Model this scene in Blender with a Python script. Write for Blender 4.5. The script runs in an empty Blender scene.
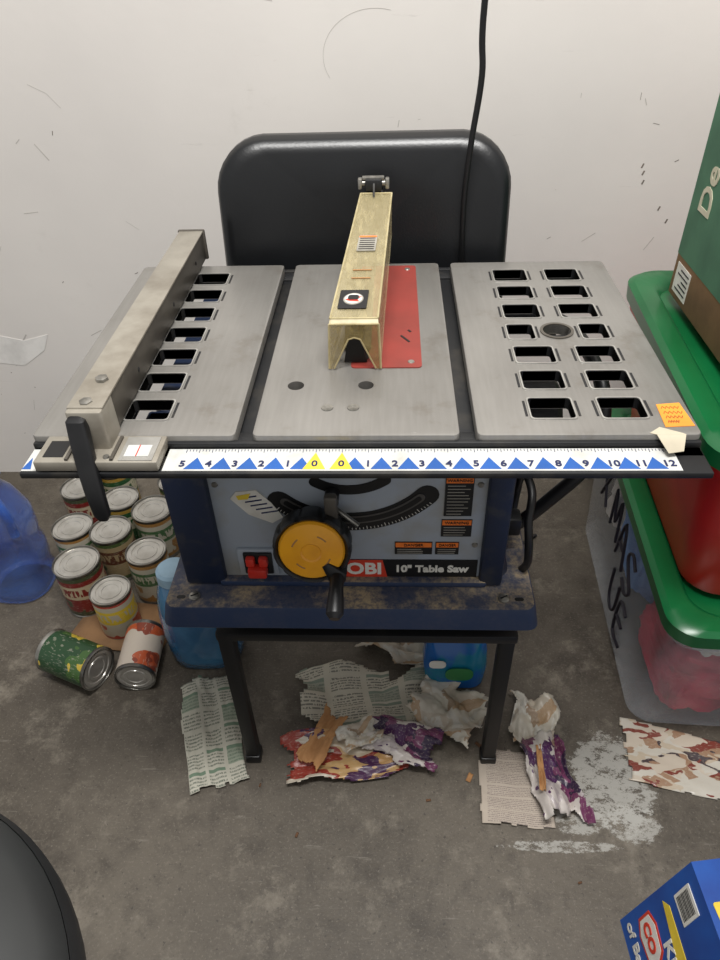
import bpy,bmesh,math,random
from mathutils import Vector,Matrix,noise
random.seed(7)
scn=bpy.context.scene
def c(r,g,b):
    f=lambda v:(v/255/12.92 if v/255<=.04045 else ((v/255+.055)/1.055)**2.4)
    return (f(r),f(g),f(b),1)
# ------------------------------------------------------------------ materials
def newmat(name):
    m=bpy.data.materials.new(name); m.use_nodes=True
    nt=m.node_tree; return m,nt,nt.nodes['Principled BSDF']
def mixc(nt,fac,a,b):
    n=nt.nodes.new('ShaderNodeMix'); n.data_type='RGBA'
    for s,v in ((n.inputs[0],fac),(n.inputs[6],a),(n.inputs[7],b)):
        if hasattr(v,'links') or hasattr(v,'is_linked'): nt.links.new(v,s)
        else: s.default_value=v
    return n.outputs[2]
def mth(nt,op,a,b=None,cc=None):
    n=nt.nodes.new('ShaderNodeMath'); n.operation=op
    for i,v in enumerate((a,b,cc)):
        if v is None: continue
        if hasattr(v,'is_linked'): nt.links.new(v,n.inputs[i])
        else: n.inputs[i].default_value=v
    return n.outputs[0]
def coord(nt,kind='Object',scale=(1,1,1),loc=(0,0,0),rot=(0,0,0)):
    t=nt.nodes.new('ShaderNodeTexCoord'); mp=nt.nodes.new('ShaderNodeMapping')
    mp.inputs['Scale'].default_value=scale; mp.inputs['Location'].default_value=loc
    mp.inputs['Rotation'].default_value=rot
    nt.links.new(t.outputs[kind],mp.inputs['Vector']); return mp.outputs[0]
def noi(nt,vec,scale,detail=4,rough=.55):
    n=nt.nodes.new('ShaderNodeTexNoise'); n.inputs['Scale'].default_value=scale
    n.inputs['Detail'].default_value=detail; n.inputs['Roughness'].default_value=rough
    nt.links.new(vec,n.inputs['Vector']); return n.outputs[0]
def rng(nt,v,a,b,x=0,y=1):
    n=nt.nodes.new('ShaderNodeMapRange'); nt.links.new(v,n.inputs[0])
    for i,q in zip((1,2,3,4),(a,b,x,y)): n.inputs[i].default_value=q
    return n.outputs[0]
def M_(name,col,rough=.5,metal=0,col2=None,scale=20,lo=.4,hi=.65,bump=0,bscale=80,stretch=(1,1,1),alpha=1,detail=5,trans=0,spec=.5,coat=0):
    m,nt,p=newmat(name)
    p.inputs['Base Color'].default_value=col; p.inputs['Roughness'].default_value=rough
    p.inputs['Metallic'].default_value=metal; p.inputs['Alpha'].default_value=alpha
    p.inputs['Transmission Weight'].default_value=trans; p.inputs['Coat Weight'].default_value=coat
    p.inputs['Specular IOR Level'].default_value=spec
    v=coord(nt,scale=stretch)
    if col2 is None: col2=tuple(x*.82 for x in col[:3])+(1,)
    n=noi(nt,v,scale,detail)
    nt.links.new(mixc(nt,rng(nt,n,lo,hi),col,col2),p.inputs['Base Color'])
    if bump:
        b=nt.nodes.new('ShaderNodeBump'); b.inputs['Strength'].default_value=bump; b.inputs['Distance'].default_value=.002
        nt.links.new(noi(nt,v,bscale,4),b.inputs['Height']); nt.links.new(b.outputs[0],p.inputs['Normal'])
    return m
def alumat():
    m,nt,p=newmat('cast_aluminium'); p.inputs['Metallic'].default_value=.35; p.inputs['Roughness'].default_value=.34
    v=coord(nt); v2=coord(nt,scale=(40,3,1))
    o=mixc(nt,rng(nt,noi(nt,v,4,4),.35,.7,0,.7),c(142,139,134),c(114,111,106))
    o=mixc(nt,rng(nt,noi(nt,v2,5,3),.4,.75,0,.10),o,c(180,178,172))
    o=mixc(nt,rng(nt,noi(nt,v,16,7,.72),.56,.70,0,.4),o,c(104,94,80))
    o=mixc(nt,rng(nt,noi(nt,coord(nt,scale=(3,14,1),rot=(0,0,.6)),12,6,.7),.66,.72,0,.35),o,c(188,186,180))
    nt.links.new(o,p.inputs['Base Color'])
    b=nt.nodes.new('ShaderNodeBump'); b.inputs['Strength'].default_value=.1; b.inputs['Distance'].default_value=.001
    nt.links.new(noi(nt,v,320,3),b.inputs['Height']); nt.links.new(b.outputs[0],p.inputs['Normal']); return m
alu=alumat()
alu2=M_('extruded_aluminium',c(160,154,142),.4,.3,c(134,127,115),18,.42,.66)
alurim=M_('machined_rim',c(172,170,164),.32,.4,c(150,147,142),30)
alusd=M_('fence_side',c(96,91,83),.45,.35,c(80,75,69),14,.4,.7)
steel=M_('zinc_steel',c(165,162,155),.35,.8,c(120,118,112),60)
blackpt=M_('black_paint',c(20,21,23),.5,0,c(56,52,45),24,.5,.8)
blackpl=M_('black_plastic',c(16,16,18),.4,0,c(25,25,26),30)
frameblk=M_('frame_black',c(12,13,15),.55,0,c(36,33,29),18,.6,.85)
vinyl=M_('black_vinyl',c(17,18,20),.32,0,c(24,25,27),5,.4,.7,.08,300)
navy=M_('navy_steel',c(20,32,56),.5,0,c(58,58,60),34,.52,.78)
def navydust():
    m,nt,p=newmat('navy_dusty'); p.inputs['Roughness'].default_value=.6
    v=coord(nt); g=nt.nodes.new('ShaderNodeNewGeometry'); s=nt.nodes.new('ShaderNodeSeparateXYZ'); nt.links.new(g.outputs['Normal'],s.inputs[0])
    up=rng(nt,mth(nt,'ABSOLUTE',s.outputs[2]),.6,.95,.05,1)
    n=mth(nt,'MULTIPLY',rng(nt,noi(nt,v,10,7,.72),.44,.60,.10,.85),rng(nt,noi(nt,v,150,4,.7),.36,.58,.3,1))
    o=mixc(nt,mth(nt,'MULTIPLY',n,up),c(30,48,80),c(178,158,122))
    nt.links.new(o,p.inputs['Base Color']); return m
navyb=navydust()
panelg=M_('panel_grey',c(160,168,178),.42,.1,c(150,148,140),12,.46,.70)
red=M_('red_plate',c(140,54,46),.5,0,c(120,50,42),14,.4,.75)
redsw=M_('red_switch',c(205,50,38),.35)
ylw=M_('yellow_disc',c(240,168,34),.35,0,c(222,150,34),20,.45,.7)
orange=M_('orange_sticker',c(240,150,50),.6)
penink=M_('pen_ink',c(150,66,36),.6)
whitel=M_('label_white',c(222,220,212),.6,0,c(200,196,186),20)
tanl=M_('label_pale_tan',c(206,200,176),.6,0,c(190,184,160),20)
greyl=M_('label_grey',c(160,156,146),.5,0,c(140,136,126),30)
blackl=M_('label_black',c(14,14,16),.45)
orangel=M_('label_orange',c(236,120,40),.5)
redl=M_('label_red',c(206,60,38),.45)
blue_ink=M_('tape_blue',c(30,88,165),.5)
navy_ink=M_('tape_ink',c(25,35,80),.5)
ylwl=M_('tape_yellow',c(230,200,60),.5)
tapew=M_('tape_white',c(200,200,196),.45,0,c(176,174,166),40,.5,.8)
tapem=M_('masking_tape',c(190,180,158),.7)
def guardmat(name,col,col2,alpha,rough):
    m,nt,p=newmat(name); v=coord(nt); p.inputs['Roughness'].default_value=rough
    f=mth(nt,'ADD',rng(nt,noi(nt,v,9,3),.35,.7,0,.5),rng(nt,noi(nt,v,150,3),.5,.75,0,.5))
    nt.links.new(mixc(nt,f,col,col2),p.inputs['Base Color'])
    sc=rng(nt,noi(nt,coord(nt,scale=(1,.15,1)),120,3),.5,.7,0,.15)
    nt.links.new(mth(nt,'ADD',sc,alpha),p.inputs['Alpha']); return m
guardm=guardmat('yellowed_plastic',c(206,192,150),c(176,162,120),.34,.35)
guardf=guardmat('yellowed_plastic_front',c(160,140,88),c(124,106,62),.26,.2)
guarde=M_('yellowed_plastic_edge',c(206,192,150),.3,0,c(176,162,120),40,alpha=.75)
knife=M_('dark_steel',c(30,28,26),.45,.5)
dusty=M_('dusty_inner',c(96,84,62),.7,0,c(62,54,42),40,.4,.6)
cord=M_('cord_rubber',c(12,12,14),.45)
cardb=M_('cardboard',c(140,106,72),.85,0,c(118,88,60),12)
cardg=M_('carton_green',c(70,116,88),.7,0,c(58,100,76),12)
greenlid=M_('green_lid',c(12,98,52),.3,0,c(10,84,44),6)
redtote=M_('red_tub',c(196,26,30),.3,0,c(170,20,24),5)
clearp=M_('clear_tub',c(225,230,236),.14,0,c(212,216,222),6,alpha=.24,coat=.5)
bluej=M_('blue_translucent',c(66,120,210),.06,0,c(32,72,160),10,.35,.65,alpha=.42,coat=1)
bluecap=M_('blue_cap',c(110,160,220),.3)
bluedet=M_('blue_detergent',c(72,126,164),.15,0,c(50,98,138),9,.4,.6,alpha=.85,coat=.6)
detcap=M_('pale_blue_cap',c(150,180,200),.35)
lid=M_('can_lid',c(200,197,190),.28,.6,c(175,171,163),20)
tin=M_('tin',c(150,148,142),.3,.85,c(90,88,84),20)
bin_=M_('bin_dark',c(34,35,36),.5,0,c(40,41,42),10)
bin2=M_('bin_lid_grey',c(44,46,46),.5,0,c(38,39,39),6)
cartonb=M_('carton_blue',c(22,82,165),.4,0,c(18,62,140),10)
pack=M_('pack_blue',c(24,90,160),.2,0,c(24,112,140),12,.5,.56)
clothp=M_('cloth_pink',c(214,64,92),.9,0,c(140,34,56),12,bump=.8,bscale=30)
clothb=M_('cloth_blue',c(120,160,215),.9,0,c(84,118,176),12,bump=.8,bscale=30)
clothd=M_('cloth_dark',c(84,80,92),.9,0,c(54,52,62),12,bump=.6,bscale=30)
clothw=M_('cloth_white',c(210,206,200),.9,0,c(160,156,154),12,bump=.6,bscale=30)
marker=M_('marker_ink',c(24,18,30),.6)
browng=M_('kraft_scrap',c(176,130,84),.8,0,c(150,106,64),18)
crumb=M_('dark_crumb',c(96,66,42),.8)
scuff=M_('scuff',c(186,181,174),.8); scuffd=M_('scuff_dark',c(120,112,104),.8); patchw=M_('patch_white',c(228,225,220),.9)

def news(name,base,ink,cols=3,lines=46,tint=None):
    m,nt,p=newmat(name); p.inputs['Roughness'].default_value=.85
    t=nt.nodes.new('ShaderNodeTexCoord'); s=nt.nodes.new('ShaderNodeSeparateXYZ'); nt.links.new(t.outputs['UV'],s.inputs[0])
    u,v=s.outputs[0],s.outputs[1]
    ln=mth(nt,'GREATER_THAN',mth(nt,'SINE',mth(nt,'MULTIPLY',v,lines*6.283)),.0)
    mp=nt.nodes.new('ShaderNodeMapping'); mp.inputs['Scale'].default_value=(90,lines,1); nt.links.new(t.outputs['UV'],mp.inputs[0])
    wd=mth(nt,'GREATER_THAN',noi(nt,mp.outputs[0],1,1),.45)
    fr=mth(nt,'FRACT',mth(nt,'MULTIPLY',u,cols)); col=mth(nt,'MULTIPLY',mth(nt,'GREATER_THAN',fr,.1),mth(nt,'LESS_THAN',fr,.93))
    fv=mth(nt,'FRACT',mth(nt,'MULTIPLY',v,6)); rowg=mth(nt,'GREATER_THAN',fv,.12); hd=mth(nt,'MULTIPLY',mth(nt,'GREATER_THAN',fv,.84),col)
    mp2=nt.nodes.new('ShaderNodeMapping'); mp2.inputs['Scale'].default_value=(cols,6,1); nt.links.new(t.outputs['UV'],mp2.inputs[0])
    wn=nt.nodes.new('ShaderNodeTexWhiteNoise'); fl=nt.nodes.new('ShaderNodeVectorMath'); fl.operation='FLOOR'; nt.links.new(mp2.outputs[0],fl.inputs[0]); nt.links.new(fl.outputs[0],wn.inputs[0])
    f=mth(nt,'MULTIPLY',mth(nt,'MULTIPLY',ln,wd),mth(nt,'MULTIPLY',col,rowg))
    o=mixc(nt,mth(nt,'MULTIPLY',f,.8),base,ink)
    if tint:
        o=mixc(nt,mth(nt,'MULTIPLY',hd,mth(nt,'GREATER_THAN',wn.outputs[0],.5)),o,tint)
        o=mixc(nt,mth(nt,'MULTIPLY',mth(nt,'MULTIPLY',col,rowg),mth(nt,'MULTIPLY',mth(nt,'GREATER_THAN',wn.outputs[0],.86),.6)),o,tint)
    nt.links.new(o,p.inputs['Base Color']); return m
newsA=news('newsprint_green',c(180,177,163),c(84,92,82),3,36,c(106,126,106))
newsB=news('newsprint',c(184,178,162),c(92,92,86),5,36,c(124,134,120))
newsC=news('printed_page',c(176,164,150),c(120,108,106),1,44)
def mag(name,pal,scale=3):
    m,nt,p=newmat(name); p.inputs['Roughness'].default_value=.35
    v=coord(nt,'UV',(1,1,1)); n=noi(nt,v,3,3)
    a=nt.nodes.new('ShaderNodeVectorMath'); a.operation='ADD'; nt.links.new(v,a.inputs[0])
    cb=nt.nodes.new('ShaderNodeCombineXYZ'); nt.links.new(n,cb.inputs[0]); nt.links.new(n,cb.inputs[1]); nt.links.new(cb.outputs[0],a.inputs[1])
    vo=nt.nodes.new('ShaderNodeTexVoronoi'); vo.inputs['Scale'].default_value=scale; nt.links.new(a.outputs[0],vo.inputs['Vector'])
    sp=nt.nodes.new('ShaderNodeSeparateColor'); nt.links.new(vo.outputs['Color'],sp.inputs[0])
    r=nt.nodes.new('ShaderNodeValToRGB'); r.color_ramp.interpolation='CONSTANT'
    while len(r.color_ramp.elements)<len(pal): r.color_ramp.elements.new(.5)
    for i,q in enumerate(pal): r.color_ramp.elements[i].position=i/len(pal); r.color_ramp.elements[i].color=q
    nt.links.new(sp.outputs[0],r.inputs[0])
    nt.links.new(mixc(nt,mth(nt,'MULTIPLY',rng(nt,noi(nt,v,40,3),.55,.7),.4),r.outputs[0],c(190,180,164)),p.inputs['Base Color']); return m
magP=mag('magazine_purple',[c(72,34,78),c(190,182,176),c(50,34,60),c(166,156,156),c(104,50,84),c(190,184,176)],3.2)
magM=mag('magazine_mixed',[c(190,176,152),c(140,52,40),c(70,38,72),c(186,152,104),c(60,52,60),c(180,140,90),c(186,176,160)],3.0)
magW=mag('magazine_white',[c(188,182,168),c(180,170,154),c(166,140,110),c(190,186,176),c(150,130,108)],4)
magT=mag('magazine_tote',[c(188,176,160),c(180,166,146),c(120,60,50),c(188,182,170),c(70,60,62),c(150,120,96),c(190,184,172)],7)
def canlabel(name,base,b2,b3,scale=26,banded=True):
    m,nt,p=newmat(name); p.inputs['Roughness'].default_value=.35
    v=coord(nt,'Object',(1,1,.6)); s=nt.nodes.new('ShaderNodeSeparateXYZ'); nt.links.new(coord(nt),s.inputs[0])
    if banded:
        az=mth(nt,'ABSOLUTE',mth(nt,'SUBTRACT',s.outputs[2],.012))
        o=mixc(nt,mth(nt,'LESS_THAN',az,.018),base,b2)
        tx=mth(nt,'MULTIPLY',mth(nt,'LESS_THAN',az,.010),mth(nt,'GREATER_THAN',noi(nt,coord(nt,'Object',(1,1,.25)),150,1),.52))
        o=mixc(nt,tx,o,base)
        lo=mth(nt,'LESS_THAN',s.outputs[2],-.012)
        o=mixc(nt,mth(nt,'MULTIPLY',lo,mth(nt,'GREATER_THAN',noi(nt,v,scale*1.4,2),.5)),o,b3)
        edge=mth(nt,'GREATER_THAN',mth(nt,'ABSOLUTE',s.outputs[2]),.043); o=mixc(nt,edge,o,b3)
    else:
        o=mixc(nt,mth(nt,'GREATER_THAN',noi(nt,v,scale,1),.56),base,b2); o=mixc(nt,mth(nt,'GREATER_THAN',noi(nt,v,scale*1.5,1),.64),o,b3)
    v3=coord(nt,'Object',(1,1,7)); o=mixc(nt,mth(nt,'MULTIPLY',mth(nt,'GREATER_THAN',noi(nt,v3,90,2),.62),.3),o,c(190,184,168))
    nt.links.new(o,p.inputs['Base Color']); return m
CL={'green':canlabel('label_green',c(34,66,38),c(60,92,44),c(190,165,60),22,False),
'greenb':canlabel('label_green_banded',c(40,78,44),c(176,170,146),c(150,120,50)),
'red':canlabel('label_redcan',c(112,32,30),c(170,156,128),c(60,66,44),20),
'white':canlabel('label_whitecan',c(178,172,154),c(70,104,66),c(150,110,60),22),
'orange':canlabel('label_orangecan',c(190,178,164),c(176,80,44),c(130,56,36),20,False),
'brown':canlabel('label_brown',c(150,132,98),c(88,52,34),c(66,82,44),18),
'yellow':canlabel('label_yellow',c(176,168,148),c(205,176,52),c(160,60,48),20)}
# floor / wall
def floormat():
    m,nt,p=newmat('concrete'); p.inputs['Roughness'].default_value=.55
    v=coord(nt)
    o=mixc(nt,rng(nt,noi(nt,v,1.9,8,.62),.35,.65),c(70,63,54),c(112,104,92))
    o=mixc(nt,rng(nt,noi(nt,v,3.8,10,.74),.45,.62,0,.85),o,c(52,45,37))
    o=mixc(nt,rng(nt,noi(nt,v,9,10,.76),.53,.66,0,.6),o,c(134,126,113))
    o=mixc(nt,rng(nt,noi(nt,v,30,8,.75),.52,.66,0,.45),o,c(56,49,41))
    o=mixc(nt,rng(nt,noi(nt,coord(nt,scale=(1,9,1),rot=(0,0,.7)),14,5,.7),.62,.70,0,.35),o,c(140,134,124))
    o=mixc(nt,rng(nt,noi(nt,v,230,3,.7),.56,.70,0,.4),o,c(140,132,120))
    o=mixc(nt,rng(nt,noi(nt,v,140,2),.65,.72,0,.5),o,c(26,22,18))
    def blob(x,y,rx,ry,thr):
        mp=coord(nt,'Object',(1/rx,1/ry,0),(-x/rx,-y/ry,0))
        l=nt.nodes.new('ShaderNodeVectorMath'); l.operation='LENGTH'; nt.links.new(mp,l.inputs[0])
        mask=rng(nt,l.outputs['Value'],.45,1.0,1,0)
        s1=noi(nt,coord(nt,'Object',(1,1.6,1),rot=(0,0,.5)),40,10,.85)
        return rng(nt,mth(nt,'ADD',mth(nt,'MULTIPLY',mask,.42),s1),thr,thr+.035,0,1)
    for (x,y,rx,ry,th) in ((.365,.60,.12,.15,.86),(.30,.535,.08,.05,.88),(.26,.492,.17,.018,.89),(.38,.53,.08,.06,.88)):
        o=mixc(nt,mth(nt,'MULTIPLY',blob(x,y,rx,ry,th),.72),o,c(172,170,163))
    nt.links.new(o,p.inputs['Base Color'])
    b=nt.nodes.new('ShaderNodeBump'); b.inputs['Strength'].default_value=.35; b.inputs['Distance'].default_value=.003
    nt.links.new(noi(nt,v,60,9,.75),b.inputs['Height']); nt.links.new(b.outputs[0],p.inputs['Normal']); return m
floorm=floormat()
def wallmat():
    m,nt,p=newmat('painted_wall'); p.inputs['Roughness'].default_value=.8; v=coord(nt)
    o=mixc(nt,rng(nt,noi(nt,v,1.6,5),.35,.7),c(219,214,208),c(208,203,198))
    o=mixc(nt,rng(nt,noi(nt,v,5,8,.75),.60,.75,0,.3),o,c(180,174,166))
    o=mixc(nt,rng(nt,noi(nt,coord(nt,scale=(1,1,8),rot=(0,.5,0)),9,6,.7),.65,.72,0,.25),o,c(160,153,145))
    nt.links.new(o,p.inputs['Base Color'])
    b=nt.nodes.new('ShaderNodeBump'); b.inputs['Strength'].default_value=.15; b.inputs['Distance'].default_value=.002
    nt.links.new(noi(nt,v,50,4),b.inputs['Height']); nt.links.new(b.outputs[0],p.inputs['Normal']); return m
wallm=wallmat()
# ------------------------------------------------------------------ builder
def frame(o,x,y):
    x=Vector(x).normalized(); y=Vector(y).normalized(); z=x.cross(y)
    m=Matrix.Identity(4)
    for i in range(3): m[i][0]=x[i]; m[i][1]=y[i]; m[i][2]=z[i]; m[i][3]=o[i]
    return m
def FY(x,y,z): return frame((x,y,z),(1,0,0),(0,0,1))
def FX(x,y,z): return frame((x,y,z),(0,-1,0),(0,0,1))
def FZ(x,y,z,a=0): return Matrix.Translation((x,y,z))@Matrix.Rotation(a,4,'Z')
def rrect(cx,cy,sx,sy,r,n=5):
    r=min(r,sx/2-1e-5,sy/2-1e-5); pts=[]
    for (qx,qy,a0) in ((1,1,0),(-1,1,90),(-1,-1,180),(1,-1,270)):
        for i in range(n+1):
            a=math.radians(a0+90*i/n)
            pts.append((cx+qx*(sx/2-r)+r*math.cos(a),cy+qy*(sy/2-r)+r*math.sin(a)))
    return pts
WORLD={}
class B:
    def __init__(s): s.bm=bmesh.new(); s.uv=s.bm.loops.layers.uv.new('UVMap'); s.mats=[]
    def mi(s,m):
        if m not in s.mats: s.mats.append(m)
        return s.mats.index(m)
    def add(s,tb,m,M=None):
        if M is not None: bmesh.ops.transform(tb,matrix=M,verts=tb.verts)
        i=s.mi(m)
        for f in tb.faces: f.material_index=i
        me=bpy.data.meshes.new('t'); tb.to_mesh(me); tb.free(); s.bm.from_mesh(me); bpy.data.meshes.remove(me); return s
    def box(s,lo,hi,m,bev=0,M=None,seg=2):
        tb=bmesh.new(); bmesh.ops.create_cube(tb,size=1)
        for v in tb.verts: v.co=Vector([lo[i]+(v.co[i]+.5)*(hi[i]-lo[i]) for i in range(3)])
        if bev: bmesh.ops.bevel(tb,geom=tb.edges[:],offset=bev,segments=seg,affect='EDGES',profile=.5)
        return s.add(tb,m,M)
    def loft(s,rings,m,cap0=True,cap1=True,M=None,loop=False):
        tb=bmesh.new(); R=[[tb.verts.new(p) for p in r] for r in rings]; n=len(R[0])
        pr=list(zip(R,R[1:]))
        if loop: pr.append((R[-1],R[0])); cap0=cap1=False
        for a,b in pr:
            for i in range(n):
                try: tb.faces.new((a[i],a[(i+1)%n],b[(i+1)%n],b[i]))
                except ValueError: pass
        if cap0: tb.faces.new(R[0][::-1])
        if cap1: tb.faces.new(R[-1])
        bmesh.ops.recalc_face_normals(tb,faces=tb.faces)
        return s.add(tb,m,M)
    def prism(s,poly,z0,z1,m,M=None,bev=0):
        tb=bmesh.new(); vs=[tb.verts.new((x,y,z0)) for x,y in poly]; f=tb.faces.new(vs)
        r=bmesh.ops.extrude_face_region(tb,geom=[f])
        for v in r['geom']:
            if isinstance(v,bmesh.types.BMVert): v.co.z=z1
        bmesh.ops.recalc_face_normals(tb,faces=tb.faces)
        if bev:
            es=[e for e in tb.edges if abs(e.verts[0].co.z-z1)<1e-7 and abs(e.verts[1].co.z-z1)<1e-7]
            bmesh.ops.bevel(tb,geom=es,offset=bev,segments=2,affect='EDGES',profile=.5)
        return s.add(tb,m,M)
    def lathe(s,prof,m,M=None,seg=36,cap0=True,cap1=True,scal=None):
        rings=[]
        for j,(r,z) in enumerate(prof):
            ring=[]
            for i in range(seg):
                a=2*math.pi*i/seg; q=r
                if scal and j in scal: q=r-scal[j]*max(0,math.cos(a*10))**6
                ring.append((q*math.cos(a),q*math.sin(a),z))
            rings.append(ring)
        return s.loft(rings,m,cap0,cap1,M)
    def cyl(s,p0,p1,r,m,r2=None,seg=28,bev=0):
        p0=Vector(p0);p1=Vector(p1);d=p1-p0;L=d.length; q=d.to_track_quat('Z','Y').to_matrix().to_4x4()
        r2=r if r2 is None else r2
        prof=[(r,0),(r2,L)] if not bev else [(r-bev,0),(r,bev),(r2,L-bev),(r2-bev,L)]
        return s.lathe(prof,m,Matrix.Translation(p0)@q,seg)
    def tube(s,pts,r,m,seg=12,smooth=8):
        P=[Vector(p) for p in pts]; Q=[]
        if smooth:
            n=len(P)
            for i in range(n-1):
                a=P[max(i-1,0)];b=P[i];cc=P[i+1];d=P[min(i+2,n-1)]
                for k in range(smooth):
                    t=k/smooth; Q.append(.5*((2*b)+(cc-a)*t+(2*a-5*b+4*cc-d)*t*t+(3*b-a-3*cc+d)*t**3))
            Q.append(P[-1])
        else: Q=P
        rings=[]; ref=None
        for i,p in enumerate(Q):
            t=(Q[min(i+1,len(Q)-1)]-Q[max(i-1,0)]).normalized()
            if ref is None: ref=t.orthogonal().normalized()
            ref=(ref-t*ref.dot(t)).normalized(); bb=t.cross(ref)
            rr=r(i/(len(Q)-1)) if callable(r) else r
            rings.append([p+rr*(ref*math.cos(2*math.pi*k/seg)+bb*math.sin(2*math.pi*k/seg)) for k in range(seg)])
        return s.loft(rings,m)
    def text(s,body,size,m,M,ax='CENTER',th=.0004,off=0,sx=1):
        cu=bpy.data.curves.new('t','FONT'); cu.body=body; cu.size=size; cu.align_x=ax; cu.align_y='CENTER'; cu.extrude=th; cu.offset=off; cu.resolution_u=3
        ob=bpy.data.objects.new('t',cu); scn.collection.objects.link(ob)
        me=bpy.data.meshes.new_from_object(ob.evaluated_get(bpy.context.evaluated_depsgraph_get()))
        bpy.data.objects.remove(ob); bpy.data.curves.remove(cu)
        tb=bmesh.new(); tb.from_mesh(me); bpy.data.meshes.remove(me)
        bmesh.ops.scale(tb,vec=(sx,1,1),verts=tb.verts)
        return s.add(tb,m,M)
    def sheet(s,nx,ny,fn,m,keep=None):
        i0=s.mi(m); V=[[s.bm.verts.new(fn(i/nx,j/ny)) for j in range(ny+1)] for i in range(nx+1)]
        for i in range(nx):
            for j in range(ny):
                u,v=(i+.5)/nx,(j+.5)/ny
                if keep and not keep(u,v): continue
                f=s.bm.faces.new((V[i][j],V[i+1][j],V[i+1][j+1],V[i][j+1])); f.material_index=i0
                for l,(a,b) in zip(f.loops,((i,j),(i+1,j),(i+1,j+1),(i,j+1))): l[s.uv].uv=(a/nx,b/ny)
        bmesh.ops.delete(s.bm,geom=[v for v in s.bm.verts if not v.link_faces],context='VERTS'); return s
    def done(s,name,parent=None,M=None,origin=None,ang=35,label=None):
        if M is not None: bmesh.ops.transform(s.bm,matrix=M,verts=s.bm.verts)
        if origin is None:
            lo=Vector([min(v.co[i] for v in s.bm.verts) for i in range(3)]); hi=Vector([max(v.co[i] for v in s.bm.verts) for i in range(3)])
            origin=(lo+hi)/2; 
            if parent is None: origin.z=lo.z
        origin=Vector(origin)
        bmesh.ops.translate(s.bm,vec=-origin,verts=s.bm.verts)
        me=bpy.data.meshes.new(name); s.bm.to_mesh(me); s.bm.free()
        for m in s.mats: me.materials.append(m)
        for p in me.polygons: p.use_smooth=True
        me.set_sharp_from_angle(angle=math.radians(ang))
        ob=bpy.data.objects.new(name,me); scn.collection.objects.link(ob); WORLD[ob]=origin
        if parent: ob.parent=parent; ob.location=origin-WORLD[parent]
        else: ob.location=origin
        if label: ob['label']=label
        return ob
def info(ob,label,cat,group=None):
    ob['label']=label; ob['category']=cat
    if group: ob['group']=group
    return ob
def root(name,loc,label,cat,group=None):
    ob=bpy.data.objects.new(name,None); ob.empty_display_size=.05; scn.collection.objects.link(ob)
    ob.location=loc; WORLD[ob]=Vector(loc); return info(ob,label,cat,group)
def cut(ob,cb):
    loc=WORLD[ob]; bmesh.ops.translate(cb.bm,vec=-loc,verts=cb.bm.verts)
    me=bpy.data.meshes.new('c'); cb.bm.to_mesh(me); cb.bm.free(); me.materials.append(ob.data.materials[0])
    co=bpy.data.objects.new('c',me); scn.collection.objects.link(co)
    par=ob.parent; l0=ob.location.copy(); ob.parent=None; ob.location=(0,0,0)
    md=ob.modifiers.new('b','BOOLEAN'); md.object=co; md.operation='DIFFERENCE'; md.solver='EXACT'
    bpy.context.view_layer.update()
    nm=bpy.data.meshes.new_from_object(ob.evaluated_get(bpy.context.evaluated_depsgraph_get()))
    ob.modifiers.clear(); ob.data=nm; bpy.data.objects.remove(co)
    ob.parent=par; ob.location=l0; nm.set_sharp_from_angle(angle=math.radians(35))
def solid(ob,t):
    m=ob.modifiers.new('s','SOLIDIFY'); m.thickness=t; m.offset=0; return ob
# ------------------------------------------------------------------ room
b=B(); b.box((-2.2,-1.6,-.06),(2.2,1.42,0),floorm); f=b.done('floor',origin=(0,0,0)); f['kind']='structure'
b=B(); b.box((-2.2,1.42,-.06),(2.2,1.52,2.6),wallm)
def strip(pts,w,m):
    for (x0,z0),(x1,z1) in zip(pts,pts[1:]):
        d=Vector((x1-x0,z1-z0)); n=Vector((-d.y,d.x)).normalized()*w/2
        b.prism([(x0-n.x,z0-n.y),(x1-n.x,z1-n.y),(x1+n.x,z1+n.y),(x0+n.x,z0+n.y)],0,.0003,m,FY(0,1.42,0))
strip([(-.03+.09*math.cos(t/8),.93+.07*math.sin(t/8)) for t in range(10,30)],.0007,scuff)
for i in range(90):
    x=random.uniform(-1,.75); z=random.uniform(.1,1.15); a=random.uniform(0,3.1); L=random.choice((.003,.005,.008,.012,.03))
    strip([(x,z),(x+L*math.cos(a),z+L*math.sin(a))],random.choice((.0008,.0014)),scuff if L>.02 else random.choice((scuff,scuff,scuffd)))
strip([(-.66,.90),(-.63,.885),(-.61,.86)],.0008,scuff); strip([(-.68,.80),(-.66,.77)],.002,scuff)
for x,z in ((.471,.735),(.475,.722),(.478,.705),(.52,.655),(.54,.63)): strip([(x,z),(x+.003,z+.008)],.003,scuffd)
b.prism([(-.93,.33),(-.86,.32),(-.80,.36),(-.78,.40),(-.84,.385),(-.90,.40)],0,.001,patchw,FY(0,1.42,0))
strip([(-.88,.36),(-.85,.375),(-.83,.40)],.003,scuff)
w=b.done('wall_back',origin=(0,1.42,0)); w['kind']='structure'
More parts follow.
